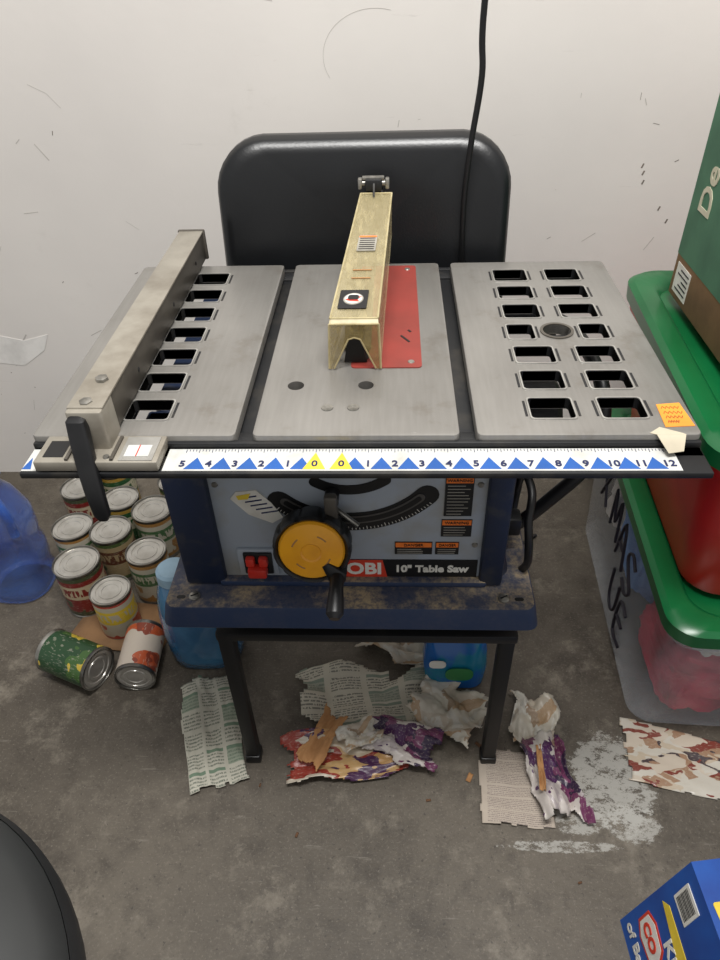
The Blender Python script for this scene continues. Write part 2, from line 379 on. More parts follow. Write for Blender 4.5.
# ------------------------------------------------------------------ chair
CH=root('chair',(-.04,.84,0),'black vinyl chair with metal legs carrying the saw','chair')
def cush(cx,cz,sx,sz,r,y0,y1,bow):
    rings=[]
    for k,(y,sc) in enumerate(((y0+.004,.02),(y0+.001,.5),(y0+.002,.86),(y0+.008,.96),(y0+.02,1),(y1-.012,1),(y1-.003,.97),(y1,.9),(y1,.02))):
        rings.append([(x,y+bow*((x-cx)/(sx/2))**2*-1+ (z-cz)*.16,z) for x,z in rrect(cx,cz,sx-(1-sc)*min(sx,sz)*1.0 if sc>.8 else sx*sc,sz-(1-sc)*min(sx,sz) if sc>.8 else sz*sc,r*max(sc,.1),8)])
    return rings
b=B(); b.loft(cush(-.042,.732,.432,.298,.07,1.07,1.115,.03),vinyl); b.done('backrest',CH,ang=60)
b=B()
rings=[]
for z,ins in ((.345,.012),(.35,.002),(.365,0),(.385,.0),(.393,.006),(.395,.02),(.395,.2)):
    rings.append([(x,y,z) for x,y in rrect(-.04,.85,.43-2*ins,.43-2*ins,.04,6)])
b.loft(rings,vinyl); b.done('seat',CH)
for x,y in ((-.237,.632),(.163,.636)):
    b=B(); b.box((x-.011,y-.011,0.004),(x+.011,y+.011,.345),frameblk,.003); b.box((x-.013,y-.013,0),(x+.013,y+.013,.02),blackpl,.003); b.done('leg',CH)
for x in (-.237,.157):
    b=B(); b.tube([(x,1.09,.01),(x,1.06,.2),(x,1.055,.36),(x,1.085,.5),(x,1.118,.68)],.011,frameblk); b.cyl((x,1.091,0),(x,1.088,.02),.014,blackpl); b.done('leg',CH)
b=B(); b.box((-.25,.622,.330),(.176,.647,.346),frameblk,.003)
for x in (-.237,.16): b.box((x-.009,.64,.327),(x+.009,1.06,.345),frameblk,.003)
b.done('seat_frame',CH)
b=B(); b.tube([(.165,.84,.340),(.205,.84,.362),(.250,.84,.415),(.290,.84,.475),(.305,.85,.54),(.30,.90,.60),(.27,1.02,.62),(.20,1.09,.60),(.160,1.10,.58)],.011,blackpl); b.done('side_bracket',CH)
# ------------------------------------------------------------------ table saw
T=.733
S=root('table_saw',(-.055,.79,.395),'benchtop table saw with dark blue body standing on the chair','table saw')
# base
b=B(); cx=-.057
rings=[]
for z,g in ((.395,.004),(.398,.006),(.426,.001),(.430,-.001),(.431,-.003),(.431,-.06)):
    rings.append([(x,y,z) for x,y in rrect(cx,.80,.486+2*g,.402+2*g,.014,5)])
b.loft(rings,navyb)
for x in (-.262,.146):
    b.lathe([(.0075,0),(.0075,.002),(.005,.0035)],steel,FZ(x,.618,.431)); b.box((-.005,-.001,.0035),(.005,.001,.004),blackl,0,FZ(x,.618,.431,.5))
b.prism(rrect(-.28,.617,.012,.006,.003),.4305,.4312,blackl); b.prism(rrect(.166,.617,.012,.006,.003),.4305,.4312,blackl)
b.done('base_tray',S)
# body shell
b=B()
rings=[]
for z,x0,x1,y0,y1 in ((.431,-.286,.158,.655,.985),(.442,-.279,.148,.656,.98),(.52,-.276,.142,.656,.98),(.70,-.272,.136,.656,.97)):
    rings.append([(x,y,z) for x,y in rrect((x0+x1)/2,(y0+y1)/2,x1-x0,y1-y0,.02,4)])
b.loft(rings,navy)
b.box((-.277,.638,.431),(-.222,.66,.70),navy,.006); b.box((.115,.638,.431),(.146,.66,.70),navy,.006)
b.box((-.276,.64,.685),(.146,.66,.70),navy,.004); b.box((-.23,.636,.431),(.125,.66,.441),navyb,.003)
b.done('body_shell',S)
# front panel
b=B(); PY=.648
b.box((-.224,PY,.436),(.117,.66,.69),panelg,.002)
def arc(cx_,cz,R,w,a0,a1,n=24):
    o=[];i_=[]
    for k in range(n+1):
        a=math.radians(a0+(a1-a0)*k/n); o.append((cx_+(R+w/2)*math.cos(a),cz+(R+w/2)*math.sin(a))); i_.append((cx_+(R-w/2)*math.cos(a),cz+(R-w/2)*math.sin(a)))
    return o+i_[::-1]
def band(cz,R,w,a0,a1): # arc with rounded ends
    cx_=-.052; o=arc(cx_,cz,R,w,a0,a1); n=len(o)//2; res=o[:n]
    for s_,a in ((1,a1),(-1,a0)):
        ar=math.radians(a); px,pz=cx_+R*math.cos(ar),cz+R*math.sin(ar)
        cap=[]
        for k in range(1,8):
            t=math.pi*k/8; d=ar+t if s_==1 else ar+math.pi+t
            cap.append((px+w/2*math.cos(d),pz+w/2*math.sin(d)))
        if s_==1: res+=cap+o[n:]
        else: res+=cap
    return res
F=FY(0,PY,0)
AZ,AR=.664,.124
b.prism(band(AZ,AR,.029,226,320),0,.0012,blackl,F)
b.prism(band(AZ,AR-.004,.012,229,316),.001,.0022,M_('slot_metal',c(96,94,92),.4,.5),F)
b.prism(band(AZ,AR-.004,.007,230,315),.002,.0026,blackl,F)
for k in range(45):
    a=math.radians(229+k*2); L=.005 if k%5==0 else .003
    p=(-.052+(AR+.013)*math.cos(a),AZ+(AR+.013)*math.sin(a)); q=(-.052+(AR+.013-L)*math.cos(a),AZ+(AR+.013-L)*math.sin(a)); n=(-(q[1]-p[1]),q[0]-p[0]); s_=.0004/L
    b.prism([(p[0]-n[0]*s_,p[1]-n[1]*s_),(q[0]-n[0]*s_,q[1]-n[1]*s_),(q[0]+n[0]*s_,q[1]+n[1]*s_),(p[0]+n[0]*s_,p[1]+n[1]*s_)],.001,.0016,whitel,F)
b.prism(band(AZ,.072,.014,236,308),0,.0012,blackl,F)
# bottom strip
b.prism([(-.105,.441),(.112,.441),(.112,.4725),(-.105,.4725)],0,.0012,blackl,F)
b.prism([(-.105,.441),(-.006,.441),(-.012,.4725),(-.105,.4725)],.001,.0018,redl,F)
b.text('RYOBI',.029,whitel,FY(-.054,PY-.002,.456),off=.0010,sx=1.0)
b.text('10" Table Saw',.0168,whitel,FY(.052,PY-.0016,.456),off=.0007,sx=1.0)
# warning labels
def warn(x0,x1,z0,z1,rows,head='WARNING'):
    b.prism([(x0,z0),(x1,z0),(x1,z1),(x0,z1)],0,.0010,blackl,F)
    h=.009; b.prism([(x0+.001,z1-h),(x1-.001,z1-h),(x1-.001,z1-.001),(x0+.001,z1-.001)],.0008,.0014,orangel,F)
    b.text(head,.0062,blackl,FY((x0+x1)/2,PY-.0018,z1-h/2-.0005),sx=min(1,(x1-x0)/.034))
    n=rows
    for i in range(n):
        z=z1-h-.003-(z1-h-z0-.003)*(i+.3)/n; e=x1-.003-random.uniform(0,.3)*(x1-x0)
        b.prism([(x0+.003,z-.0005),(e,z-.0005),(e,z+.0005),(x0+.003,z+.0005)],.0008,.0013,greyl,F)
warn(.064,.098,.55,.612,10); warn(.062,.100,.515,.544,4); warn(.004,.052,.483,.505,3,'DANGER'); warn(.056,.086,.483,.505,3,'DANGER')
for cx_,cz in ((.106,.5),(.106,.60),(-.214,.6)):
    b.lathe([(.004,0),(.0035,.002)],steel,FY(cx_,PY,cz),12)
# oval sticker
b.prism([(-.198,.578),(-.190,.589),(-.165,.592),(-.148,.572),(-.135,.548),(-.15,.538),(-.178,.552)],0,.0015,whitel,F)
for k in range(5): b.prism([(-.186+k*.006,.580-k*.006),(-.165+k*.006,.584-k*.006),(-.165+k*.006,.582-k*.006),(-.186+k*.006,.578-k*.006)],.0014,.002,navy_ink,F)
b.prism([(-.190,.583),(-.172,.587),(-.176,.578),(-.188,.577)],.0014,.0022,ylwl,F)
b.done('front_panel',S)
# bevel lock knob
b=B(); b.cyl((-.072,PY,.588),(-.072,PY-.022,.588),.009,blackpl,bev=.002); b.box((-.080,PY-.030,.566),(-.064,PY-.018,.604),alusd,.004); b.cyl((-.068,PY-.012,.572),(-.040,PY-.026,.557),.003,steel); b.done('bevel_lock_knob',S)
# switch
b=B(); b.box((-.202,PY-.005,.446),(-.150,PY+.001,.494),panelg,.002); b.box((-.194,PY-.009,.452),(-.156,PY-.004,.490),blackpl,.002)
b.box((-.188,PY-.022,.456),(-.163,PY-.007,.472),redsw,.003); b.box((-.190,PY-.017,.472),(-.178,PY-.007,.487),redsw,.003); b.box((-.173,PY-.017,.472),(-.161,PY-.007,.487),redsw,.003)
b.done('power_switch',S)
# hand wheel
tilt=Matrix.Rotation(math.radians(-12),4,'X')
WM=Matrix.Translation((-.0965,.628,.531))@tilt@Matrix.Rotation(math.radians(90),4,'X')
b=B(); b.lathe([(.010,-.018),(.012,-.004),(.038,-.004),(.046,.002),(.0485,.010),(.0485,.022),(.0475,.029),(.0445,.032),(.042,.030),(.040,.026)],blackpl,WM,120,scal={3:.002,4:.003,5:.003,6:.002,7:.001})
b.lathe([(.0405,.022),(.0405,.029),(.038,.032),(.026,.0345),(.013,.0355),(.011,.034),(.006,.034)],ylw,WM,48)
for a in (40,130,220,310): b.prism(arc(0,0,.024,.0018,a,a+30,8),.0337,.0350,browng,WM)
HWo=b.done('hand_wheel',S)
b=B(); pp=WM@Vector((.030,-.033,.030)); 
b.prism([(.012,-.020),(.020,-.014),(.042,-.030),(.040,-.042),(.028,-.046),(.020,-.042)],.008,.037,blackpl,WM,.003)
b.lathe([(.008,0),(.0095,.004),(.0085,.018),(.0105,.040),(.0105,.052),(.006,.058)],blackpl,Matrix.Translation(pp)@Vector((-.002,-.080,-.030)).to_track_quat('Z','Y').to_matrix().to_4x4(),24)
b.done('crank_handle',HWo)
# motor
b=B(); b.cyl((.136,.82,.575),(.225,.82,.575),.062,blackpl,bev=.008,seg=36)
for k in range(8): b.box((.15+k*.009,.757,.55),(.153+k*.009,.76,.60),frameblk)
b.done('motor_housing',S)
# table frame
b=B()
z0,z1=.700,.7205
b.box((-.363,.572,z0),(.300,.588,z1),blackpt,.002); b.box((-.363,.965,z0),(.300,.990,z1),blackpt,.002)
b.box((-.363,.566,z0),(-.347,.99,z1),blackpt,.002); b.box((.284,.566,z0),(.300,.99,z1),blackpt,.002)
b.box((-.175,.575,z0),(.105,.985,z1-.003),blackpt,.002)
for x in (-.29,.20): b.box((x-.004,.57,z0),(x+.004,.98,z1-.004),blackpt)
b.done('table_frame',S)
# plates
def plate(x0,x1,holes,rounds=()):
    b=B(); b.prism(rrect((x0+x1)/2,.7765,x1-x0,.425,.006,3),.7205,T,alu,bev=.0015); ob=b.done('table_plate',S)
    if holes:
        cb=B()
        for hx,hy,hw in holes: cb.prism(rrect(hx,hy,hw,.037,.003,3),.70,T+.01,alu)
        cut(ob,cb)
    for rx,ry,rr in rounds:
        cb=B(); cb.prism([(rx+rr*math.cos(t*math.pi/16),ry+rr*math.sin(t*math.pi/16)) for t in range(32)],.70,T+.02,alu); cut(ob,cb)
    for hx,hy,hw in holes:
        b=B()
        def ring(a,d,z): return [(x,yy,z) for x,yy in rrect(hx,hy,a,d,.004,3)]
        b.loft([ring(hw,.037,T-.012),ring(hw,.037,T+.0002)],blackpt,False,False)
        b.loft([ring(hw,.037,T+.0001),ring(hw,.037,T+.0012),ring(hw+.003,.040,T+.0012),ring(hw+.0036,.0406,T)],alurim,False,False)
        for sx in (-1,1): b.prism([(sx*(hw/2+.0033),-.014),(sx*(hw/2+.0058),-.014),(sx*(hw/2+.0058),.014),(sx*(hw/2+.0033),.014)][::sx],0,.0004,blackpt,FZ(hx,hy,T))
        b.done('pocket_rim',ob)
    return ob
rows=[.61+.055*k for k in range(7)]
plate(-.363,-.156,[(-.2535,y,.045) for y in rows]) 
PC=plate(-.139,.067,(),((-.1045,.657,.009),(-.028,.657,.0085)))
PR=plate(.084,.300,[(x if k!=3 else (x-.008 if x<.2 else x+.008),y,.044 if k!=3 else .031) for x in (.163,.234) for k,y in enumerate(rows)],((.1985,.777,.0165),))
b=B()
b.lathe([(.0200,0),(.0200,.0015),(.0165,.0015),(.0165,-.012),(.0155,-.012)],alusd,FZ(.1985,.777,T),32,False,False)
b.box((.183,.772,T-.011),(.214,.782,T-.008),blackpt); b.done('round_insert',S)
for x,y in ((-.067,.613),(-.040,.613)):
    b=B(); b.lathe([(.0065,0),(.006,.0008),(.003,.0008),(.0028,.0005)],steel,FZ(x,y,T),20); b.done('screw',S)
# red throat plate with blade
b=B(); b.prism(rrect(-.006,.835,.080,.285,.005,4),T,T+.0012,red)
for x,y in ((.022,.705),(.022,.965),(-.034,.965)): b.lathe([(.004,0),(.0035,.0006)],steel,FZ(x,y,T+.0012),14)
b.prism(rrect(-.030,.835,.007,.25,.003,3),T+.001,T+.0016,blackl)
b.prism([(.020,.75),(.022,.752),(.012,.768),(.010,.766)],T+.001,T+.0016,blackl); b.prism([(.022,.775),(.024,.777),(.021,.782),(.019,.780)],T+.001,T+.0016,blackl)
b.done('throat_plate',S)
b=B(); n=80; poly=[]
for k in range(n):
    a=2*math.pi*k/n; r=.095+(.003 if k%2 else 0); poly.append((r*math.cos(a),r*math.sin(a)))
b.prism(poly,-.001,.001,knife,frame((-.033,.825,.688),(0,1,0),(0,0,1))); b.done('saw_blade',S)
# riving knife
b=B(); b.prism([(.94,.725),(1.004,.725),(1.010,.835),(.985,.846),(.965,.82),(.95,.77)],-.0012,.0012,knife,frame((-.024,0,0),(0,1,0),(0,0,1)))
b.cyl((-.042,.996,.843),(-.006,.996,.843),.0045,steel,seg=16); b.box((-.046,.990,.836),(-.040,1.002,.850),steel,.002); b.box((-.009,.990,.836),(-.003,1.002,.850),steel,.002)
b.box((-.036,.986,.835),(-.013,1.0,.850),blackpt,.002); b.box((-.040,.992,.848),(-.010,1.001,.852),steel,.001)
b.tube([(-.034,.99,.826),(-.032,1.0,.838),(-.024,1.004,.842),(-.016,1.0,.838),(-.013,.99,.826)],.003,blackpt)
b.box((-.034,.996,.70),(-.014,1.004,.842),blackpt,.002)
b.done('riving_knife',S)
# guard
def gq(b,pts,m,t=.0018):
    a,bb,cc=Vector(pts[0]),Vector(pts[1]),Vector(pts[2]); n=(bb-a).cross(cc-a).normalized()*t
    b.loft([[Vector(p) for p in pts],[Vector(p)+n for p in pts]],m)
yf,yb=.690,.985
FL0=(-.070,yf,T+.002);FR0=(-.012,yf,T+.002);FL1=(-.068,yf+.004,.787);FR1=(-.014,yf+.004,.787)
TL=(-.067,yf+.010,.791);TR=(-.015,yf+.010,.791);BL=(-.042,yb,.833);BR=(.0,yb,.833);BL0=(-.042,yb,.775);BR0=(.0,yb,.775)
ML0=(-.058,.82,T+.006);MR0=(-.008,.82,T+.006)
b=B(); gq(b,[TR,TL,BL,BR],guardm)
gq(b,[TL,FL1,FL0,ML0,BL0,BL],guardm); gq(b,[BR,BR0,MR0,FR0,FR1,TR],guardm)
gq(b,[FL1,TL,TR,FR1],guarde)
def fp(u,v): 
    L=Vector(FL0).lerp(Vector(FL1),v); R=Vector(FR0).lerp(Vector(FR1),v); return L.lerp(R,u)
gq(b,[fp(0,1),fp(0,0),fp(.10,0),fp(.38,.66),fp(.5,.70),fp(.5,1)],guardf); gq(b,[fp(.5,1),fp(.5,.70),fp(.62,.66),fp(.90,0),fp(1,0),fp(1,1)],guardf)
for u in (0,1): b.tube([fp(u,0),fp(u,.5),fp(u,1)],.0012,guarde,8,3)
b.tube([fp(0,1),fp(.5,1),fp(1,1)],.0012,guarde,8,3)
b.tube([fp(.10,0),fp(.38,.66),fp(.5,.70),fp(.62,.66),fp(.90,0)],.0010,guarde,6,0)
for A_,C_ in ((TL,BL),(TR,BR),(BL,BR),(TL,TR)): b.cyl(A_,C_,.0012,guarde,seg=8)
b.done('blade_guard',S); GO=bpy.data.objects['blade_guard']
def tp(u,v): 
    L=Vector(TL).lerp(Vector(BL),v); R=Vector(TR).lerp(Vector(BR),v); return L.lerp(R,u)
tx=(Vector(TR)-Vector(TL)).normalized(); ty=(tp(.5,1)-tp(.5,0)).normalized()
def tf(u,v,dz=.0004): 
    m=frame(tp(u,v),tx,ty); return m@Matrix.Translation((0,0,dz))
b=B()
b.prism(rrect(0,0,.032,.036,.002),0,.0012,blackl,tf(.42,.12)); b.lathe([(.0115,.001),(.011,.0016)],greyl,tf(.42,.12),24); b.lathe([(.010,.0012),(.0095,.0018)],whitel,tf(.42,.12),24)
b.prism([(-.009,-.003),(.0,.005),(.009,.003),(.004,-.001),(.007,-.006),(-.003,-.005)],.0014,.0022,redl,tf(.42,.12)); b.prism(rrect(0,.0,.012,.009,.003),.0018,.0026,blackl,tf(.42,.125))
b.done('warning_sticker',GO)
b=B(); b.prism(rrect(0,0,.023,.036,.001),0,.001,greyl,tf(.5,.54))
for k in range(6): b.prism(rrect(0,-.014+k*.005,.019,.0014,.0005,1),.001,.0014,knife,tf(.5,.54))
b.prism(rrect(0,.0165,.022,.003,.0005,1),.001,.0014,orangel,tf(.5,.535)); b.done('rating_label',GO)
for v_ in (.33,.27):
    b=B(); b.box((-.011,-.0007,.0),(.011,.0007,.001),browng,0,tf(.5,v_)); b.done('moulded_mark',GO)
b=B(); gq(b,[(-.054,yf+.016,T+.002),(-.028,yf+.016,T+.002),(-.034,yf+.018,.768),(-.048,yf+.018,.768)],knife,.003)
b.prism([(.71,.736),(.76,.736),(.80,.78),(.96,.815),(.96,.80),(.72,.765)],-.003,.003,knife,frame((-.041,0,0),(0,1,0),(0,0,1)))
b.box((-.056,.73,.736),(-.024,.95,.741),dusty,.002)
b.prism([(.76,.741),(.93,.741),(.93,.790),(.80,.765)],-.004,.004,dusty,frame((-.052,0,0),(0,1,0),(0,0,1)))
b.done('guard_pawl',S)
# front rail
b=B(); RY0,RY1=.5205,.566; RZ=.720
b.box((-.362,RY0,RZ-.007),(.300,RY1,RZ),blackpt,.0015)
b.box((-.362,.546,RZ-.018),(.300,RY1,RZ),blackpt,.0015)
b.box((-.362,.560,RZ-.002),(.300,.5665,RZ+.0065),blackpt,.0015)
b.prism([(-.222,.524),(.272,.524),(.272,.5585),(-.222,.5585)],RZ,RZ+.0006,tapew); b.prism([(-.361,.524),(-.346,.524),(-.346,.5585),(-.361,.5585)],RZ,RZ+.0006,tapew)
X0=-.0487; st=.0259
for k in range(-6,13):
    x=X0+k*st; lab=str(k) if k>=0 else ('0' if k==-1 else str(-k-1))
    zero=k in(-1,0)
    if zero: b.prism([(x-.011,.526),(x+.011,.526),(x,.552)],RZ+.0005,RZ+.001,ylwl)
    b.text(lab,.0125,navy_ink,FZ(x,.534,RZ+.0012),th=.0002,off=.0003)
    if k<12:
        xm=x+st/2
        if k!=-1: b.prism([(xm-.0105,.5262),(xm+.0105,.5262),(xm,.5445)],RZ+.0005,RZ+.0009,blue_ink)
    for j in range(8):
        L=.005 if j%4==0 else .003
        xx=x+j*st/8
        if xx<.27: b.prism([(xx-.0003,.5575-L),(xx+.0003,.5575-L),(xx+.0003,.5575),(xx-.0003,.5575)],RZ+.0005,RZ+.0009,navy_ink)
b.prism([(-.361,.5262),(-.352,.5262),(-.357,.5445)],RZ+.0005,RZ+.0009,blue_ink)
b.done('front_rail',S)
b=B(); b.box((-.363,.99,.70),(.30,1.0,.722),blackpt,.002); b.done('rear_rail',S)
# fence
RF=B()
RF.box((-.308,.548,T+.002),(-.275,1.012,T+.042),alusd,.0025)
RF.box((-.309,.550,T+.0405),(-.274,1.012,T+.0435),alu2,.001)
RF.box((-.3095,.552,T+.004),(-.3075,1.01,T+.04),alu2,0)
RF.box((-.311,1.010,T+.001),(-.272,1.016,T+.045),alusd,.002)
for y in (.66,.82,.95): RF.lathe([(.003,0),(.0025,.0006)],blackl,frame((-.275,y,T+.02),(0,1,0),(0,0,1)),10)
RFo=RF.done('rip_fence',S)
b=B()
b.box((-.345,.522,.7212),(-.224,.566,.7325),alu2,.0015); b.prism(rrect(-.2915,.560,.035,.034,.003),.732,.775,alu2,bev=.002)
b.box((-.338,.530,.7323),(-.318,.556,.7330),blackl,0); b.box((-.262,.524,.7323),(-.229,.562,.7334),alurim,.0); b.box((-.258,.530,.7332),(-.234,.548,.7338),tapew,0)
b.box((-.2465,.530,.7337),(-.2455,.548,.7341),redsw,0); b.box((-.314,.524,.732),(-.311,.562,.735),alusd,0); b.box((-.270,.524,.732),(-.267,.562,.735),alusd,0)
for x,y in ((-.304,.532),(-.275,.53)): b.lathe([(.0035,0),(.003,.0015)],steel,FZ(x,y,.7325),12)
for x,y,z in ((-.293,.560,.775),(-.290,.60,T+.0435)): b.lathe([(.007,0),(.0065,.003),(.004,.004)],steel,FZ(x,y,z),6)
b.done('fence_head',RFo)
b=B(); rings=[]
for x,y,z,wx,wy in ((-.300,.548,.772,.010,.008),(-.299,.543,.768,.018,.014),(-.296,.533,.750,.019,.013),(-.292,.521,.725,.019,.011),(-.289,.513,.700,.018,.010),(-.286,.508,.678,.016,.009),(-.286,.507,.672,.010,.006)):
    rings.append([(px,py,z) for px,py in rrect(x,y,wx,wy,.003,3)])
b.loft(rings,blackpl); b.done('lock_lever',RFo)
# stickers on table
b=B(); b.prism([(.268,.576),(.297,.578),(.294,.619),(.270,.616)],T,T+.0006,orange)
for k,(y,e) in enumerate(((.610,.291),(.601,.292),(.593,.290),(.585,.284))): b.tube([(.273+j*(e-.273)/9,y+(.0022 if j%2 else -.0022),T+.0007) for j in range(10)],.0004,penink,5,2)
b.done('price_sticker',S,label='orange price sticker')
b=B()
b.prism([(.250,.566),(.262,.576),(.281,.566),(.284,.5635),(.256,.5635)],T+.0001,T+.0006,tapem)
b.loft([[(.256,.5637,T+.0006),(.284,.5637,T+.0006),(.278,.546,.7265),(.263,.543,.7262)],[(.256,.5637,T),(.284,.5637,T),(.278,.546,.7260),(.263,.543,.7257)]],tapem)
b.done('masking_tape',S,label='scrap of pale masking tape')
# cord
b=B(); b.tube([(.137,1.02,1.9),(.128,1.035,1.3),(.114,1.045,1.04),(.117,1.045,.96),(.109,1.045,.88),(.104,1.045,.80),(.107,1.045,.70),(.115,1.05,.55),(.13,1.04,.42),(.19,1.08,.2),(.24,1.12,.012),(.33,1.18,.006)],.0042,cord)
info(b.done('power_cord'),'black rubber power cord hanging down behind the saw','cord')
b=B()
P=[(.178+.003*math.sin(k*2.1),.72+.06*math.cos(k*.5),.475+.075*math.sin(k*.5)) for k in range(14)]
b.tube(P,.0055,cord,smooth=5); b.box((.146,.705,.46),(.176,.73,.49),blackpl,.003); b.done('wound_cord',S)
# ------------------------------------------------------------------ cans
def can(x,y,lab,r=.044,h=.115,M=None,label=''):
    R=root('food_can',(x,y,0),label,'food can','food cans on the floor')
    M=M or Matrix.Translation((x,y,0))
    b=B(); b.lathe([(r*.86,.003),(r*.95,.0),(r*1.0,.001),(r*1.0,.004),(r*.97,.006),(r*.97,h-.006),(r*1.0,h-.004),(r*1.0,h),(r*.95,h),(r*.93,h-.004)],tin,None,36,True,False)
    b.done('body',R,M)
    b=B(); b.lathe([(r*.975,.008),(r*.978,.009),(r*.978,h-.009),(r*.975,h-.008)],CL[lab],None,36,False,False); b.done('paper_label',R,M)
    b=B(); b.lathe([(r*.94,h-.006),(r*.93,h-.004),(r*.86,h-.004),(r*.84,h-.002),(r*.70,h-.002),(r*.68,h-.0038),(r*.56,h-.0038),(r*.54,h-.0022),(r*.42,h-.0022),(r*.40,h-.0034),(.002,h-.0034)],lid,None,36); b.done('lid',R,M)
can(-.690,1.09,'white',label='tall tin can with pale printed label and silver lid')
can(-.640,.978,'red',.047,.122,label='large tin can with dark red label')
can(-.527,1.142,'white',.046,.12,label='tin can with white and green label')
can(-.600,1.075,'brown',.044,.12,label='tin can with brown and cream label')
can(-.506,1.012,'white',.042,.12,label='tin can with plain silver lid beside the blue bottle')
can(-.61,1.178,'greenb',.042,.12,label='tin can with green label near the wall')
can(-.716,1.217,'red',.044,.12,label='tin can with red label near the wall')
can(-.50,1.24,'brown',.04,.12,label='tin can with brown label near the wall')
can(-.66,1.29,'greenb',.042,.12,label='tin can with dark green label against the wall')
can(-.552,.912,'yellow',.040,.112,label='tin can with red, white and yellow label')
def lie(x,y,ang,r): # axis horizontal
    return Matrix.Translation((x,y,r))@Matrix.Rotation(ang,4,'Z')@Matrix.Rotation(math.radians(90),4,'Y')@Matrix.Translation((0,0,-.055))
can(-.604,.80,'green',.042,.115,lie(-.604,.80,math.radians(-22),.042),label='tin can with green and yellow label lying on its side')
can(-.480,.82,'orange',.038,.11,lie(-.480,.815,math.radians(-86),.038),label='tin can with white and orange label lying on its side')
b=B(); b.sheet(6,6,lambda u,v:Vector((-.66+.20*u+.03*v,.86+.12*v-.02*u,.0025+.002*math.sin(u*4))),cardb); 
ob=solid(b.done('cardboard_sheet'),.003); info(ob,'flat brown cardboard piece under the cans','cardboard')
# ------------------------------------------------------------------ bottles
R=root('detergent_bottle',(-.365,.86,0),'light blue plastic detergent jug beside the cans','bottle')
b=B(); rings=[]
for z,dx,sx,sy in ((0,0,.12,.09),(.005,0,.138,.106),(.03,0,.144,.114),(.08,0,.148,.116),(.13,0,.146,.114),(.165,-.002,.134,.104),(.187,-.010,.108,.086),(.200,-.022,.075,.062),(.208,-.030,.054,.05)): rings.append([(-.362+dx+x,.86+y,z) for x,y in rrect(0,0,sx,sy,min(sx,sy)*.46,7)])
b.loft(rings,bluedet); b.done('body',R,ang=60)
b=B(); b.lathe([(.027,.205),(.031,.207),(.030,.226),(.025,.231)],detcap,Matrix.Translation((-.392,.86,0))); b.done('cap',R)
R=root('water_jug',(-.805,1.03,0),'translucent blue plastic jug with handle near the wall','jug')
b=B(); rings=[]
for z,s in ((0,.11),(.006,.13),(.035,.136),(.05,.126),(.075,.136),(.11,.136),(.13,.124),(.15,.134),(.20,.134),(.25,.10),(.29,.05),(.305,.045)): rings.append([(-.805+x,1.03+y,z) for x,y in rrect(0,0,s,s,s*.4,6)])
b.loft(rings,bluej); b.done('body',R)
b=B(); b.lathe([(.026,.300),(.028,.303),(.027,.330),(.022,.334)],bluecap,Matrix.Translation((-.785,1.03,0))); b.done('cap',R)
b=B(); b.tube([(-.785,1.01,.282),(-.755,.985,.28),(-.737,.975,.24),(-.745,.985,.19)],.010,bluej); b.done('handle',R)
# pods pack
R=root('laundry_pack',(.117,.81,0),'blue and green plastic laundry pack under the chair','pack')
b=B(); rings=[]
for z,sx,sy in ((0,.09,.06),(.006,.112,.078),(.05,.118,.084),(.09,.112,.07),(.115,.104,.03),(.128,.108,.006)): rings.append([(.117+x,.81+y,z) for x,y in rrect(0,0,sx,sy,min(sx,sy)*.4,6)])
b.loft(rings,pack); b.done('pouch',R)
b=B(); b.prism(rrect(.01,-.006,.05,.034,.015),0,.0015,M_('pack_green',c(60,130,76),.4),FY(.112,.767,.06)); b.prism(rrect(-.03,.02,.03,.02,.009),0,.0015,whitel,FY(.112,.769,.06)); b.done('front_label',R)
# ------------------------------------------------------------------ totes
def tote(name,cx,cy,sx,sy,z0,z1,ang,bm,lm,label,tx=.03,ty=.03,r=.05):
    R=root(name,(cx,cy,z0),label,'storage tote'); M=FZ(cx,cy,0,ang)
    b=B(); rings=[]
    for z,q,e in ((z0+.004,1,.008),(z0,1,0),(z0+.01,.95,0),(z1-.05,.15,0),(z1-.048,0,0),(z1-.02,.0,0)): rings.append([(x,y,z) for x,y in rrect(0,0,sx-2*(tx*q+e),sy-2*(ty*q+e),r,6)])
    b.loft(rings,bm,True,False)
    ob=b.done('tub',R,M)
    if bm is not clearp: solid(ob,.003)
    b=B(); rings=[]
    for z,t in ((z1-.03,-.006),(z1-.03,-.010),(z1-.004,-.012),(z1+.003,-.004),(z1+.003,.022),(z1-.003,.030),(z1-.012,.034),(z1-.012,.06)): rings.append([(x,y,z) for x,y in rrect(0,0,sx-2*t,sy-2*t,r+.005,6)])
    b.loft(rings,lm,False,True); b.done('lid',R,M)
    return R,M
RA,MA=tote('storage_tote',.652,.965,.44,.62,0,.312,math.radians(-3),clearp,greenlid,'clear plastic tote with green lid holding clothes',.004,.045,.04)
def wr(y0,z0,h,glyphs,adv):
    # loose marker strokes drawn as thin tubes on the tote's side wall
    b=B()
    for gi,g in enumerate(glyphs):
        for st_ in g:
            b.tube([MA@Vector((-.2205,y0-adv*gi-px*h*.62+.05*py*h,z0+py*h-.012*gi)) for px,py in st_],.0030,marker,8,4)
    b.done('marker_writing',RA)
GL={'X':[[(0,1),(.5,.5),(1,0)],[(1,1),(.5,.5),(.05,0)]],'M':[[(0,0),(.1,1),(.5,.3),(.9,1.05),(1.05,0)]],'A':[[(0,0),(.5,1.05),(1,0)],[(.2,.4),(.8,.42)]],
'S':[[(1,.9),(.5,1.05),(.1,.8),(.5,.5),(.95,.25),(.5,-.02),(0,.12)]],'U':[[(0,1),(.05,.25),(.5,0),(.95,.25),(1,1)]],'E':[[(.9,1),(.1,.98),(0,0),(.95,.02)],[(.05,.5),(.75,.52)]]}
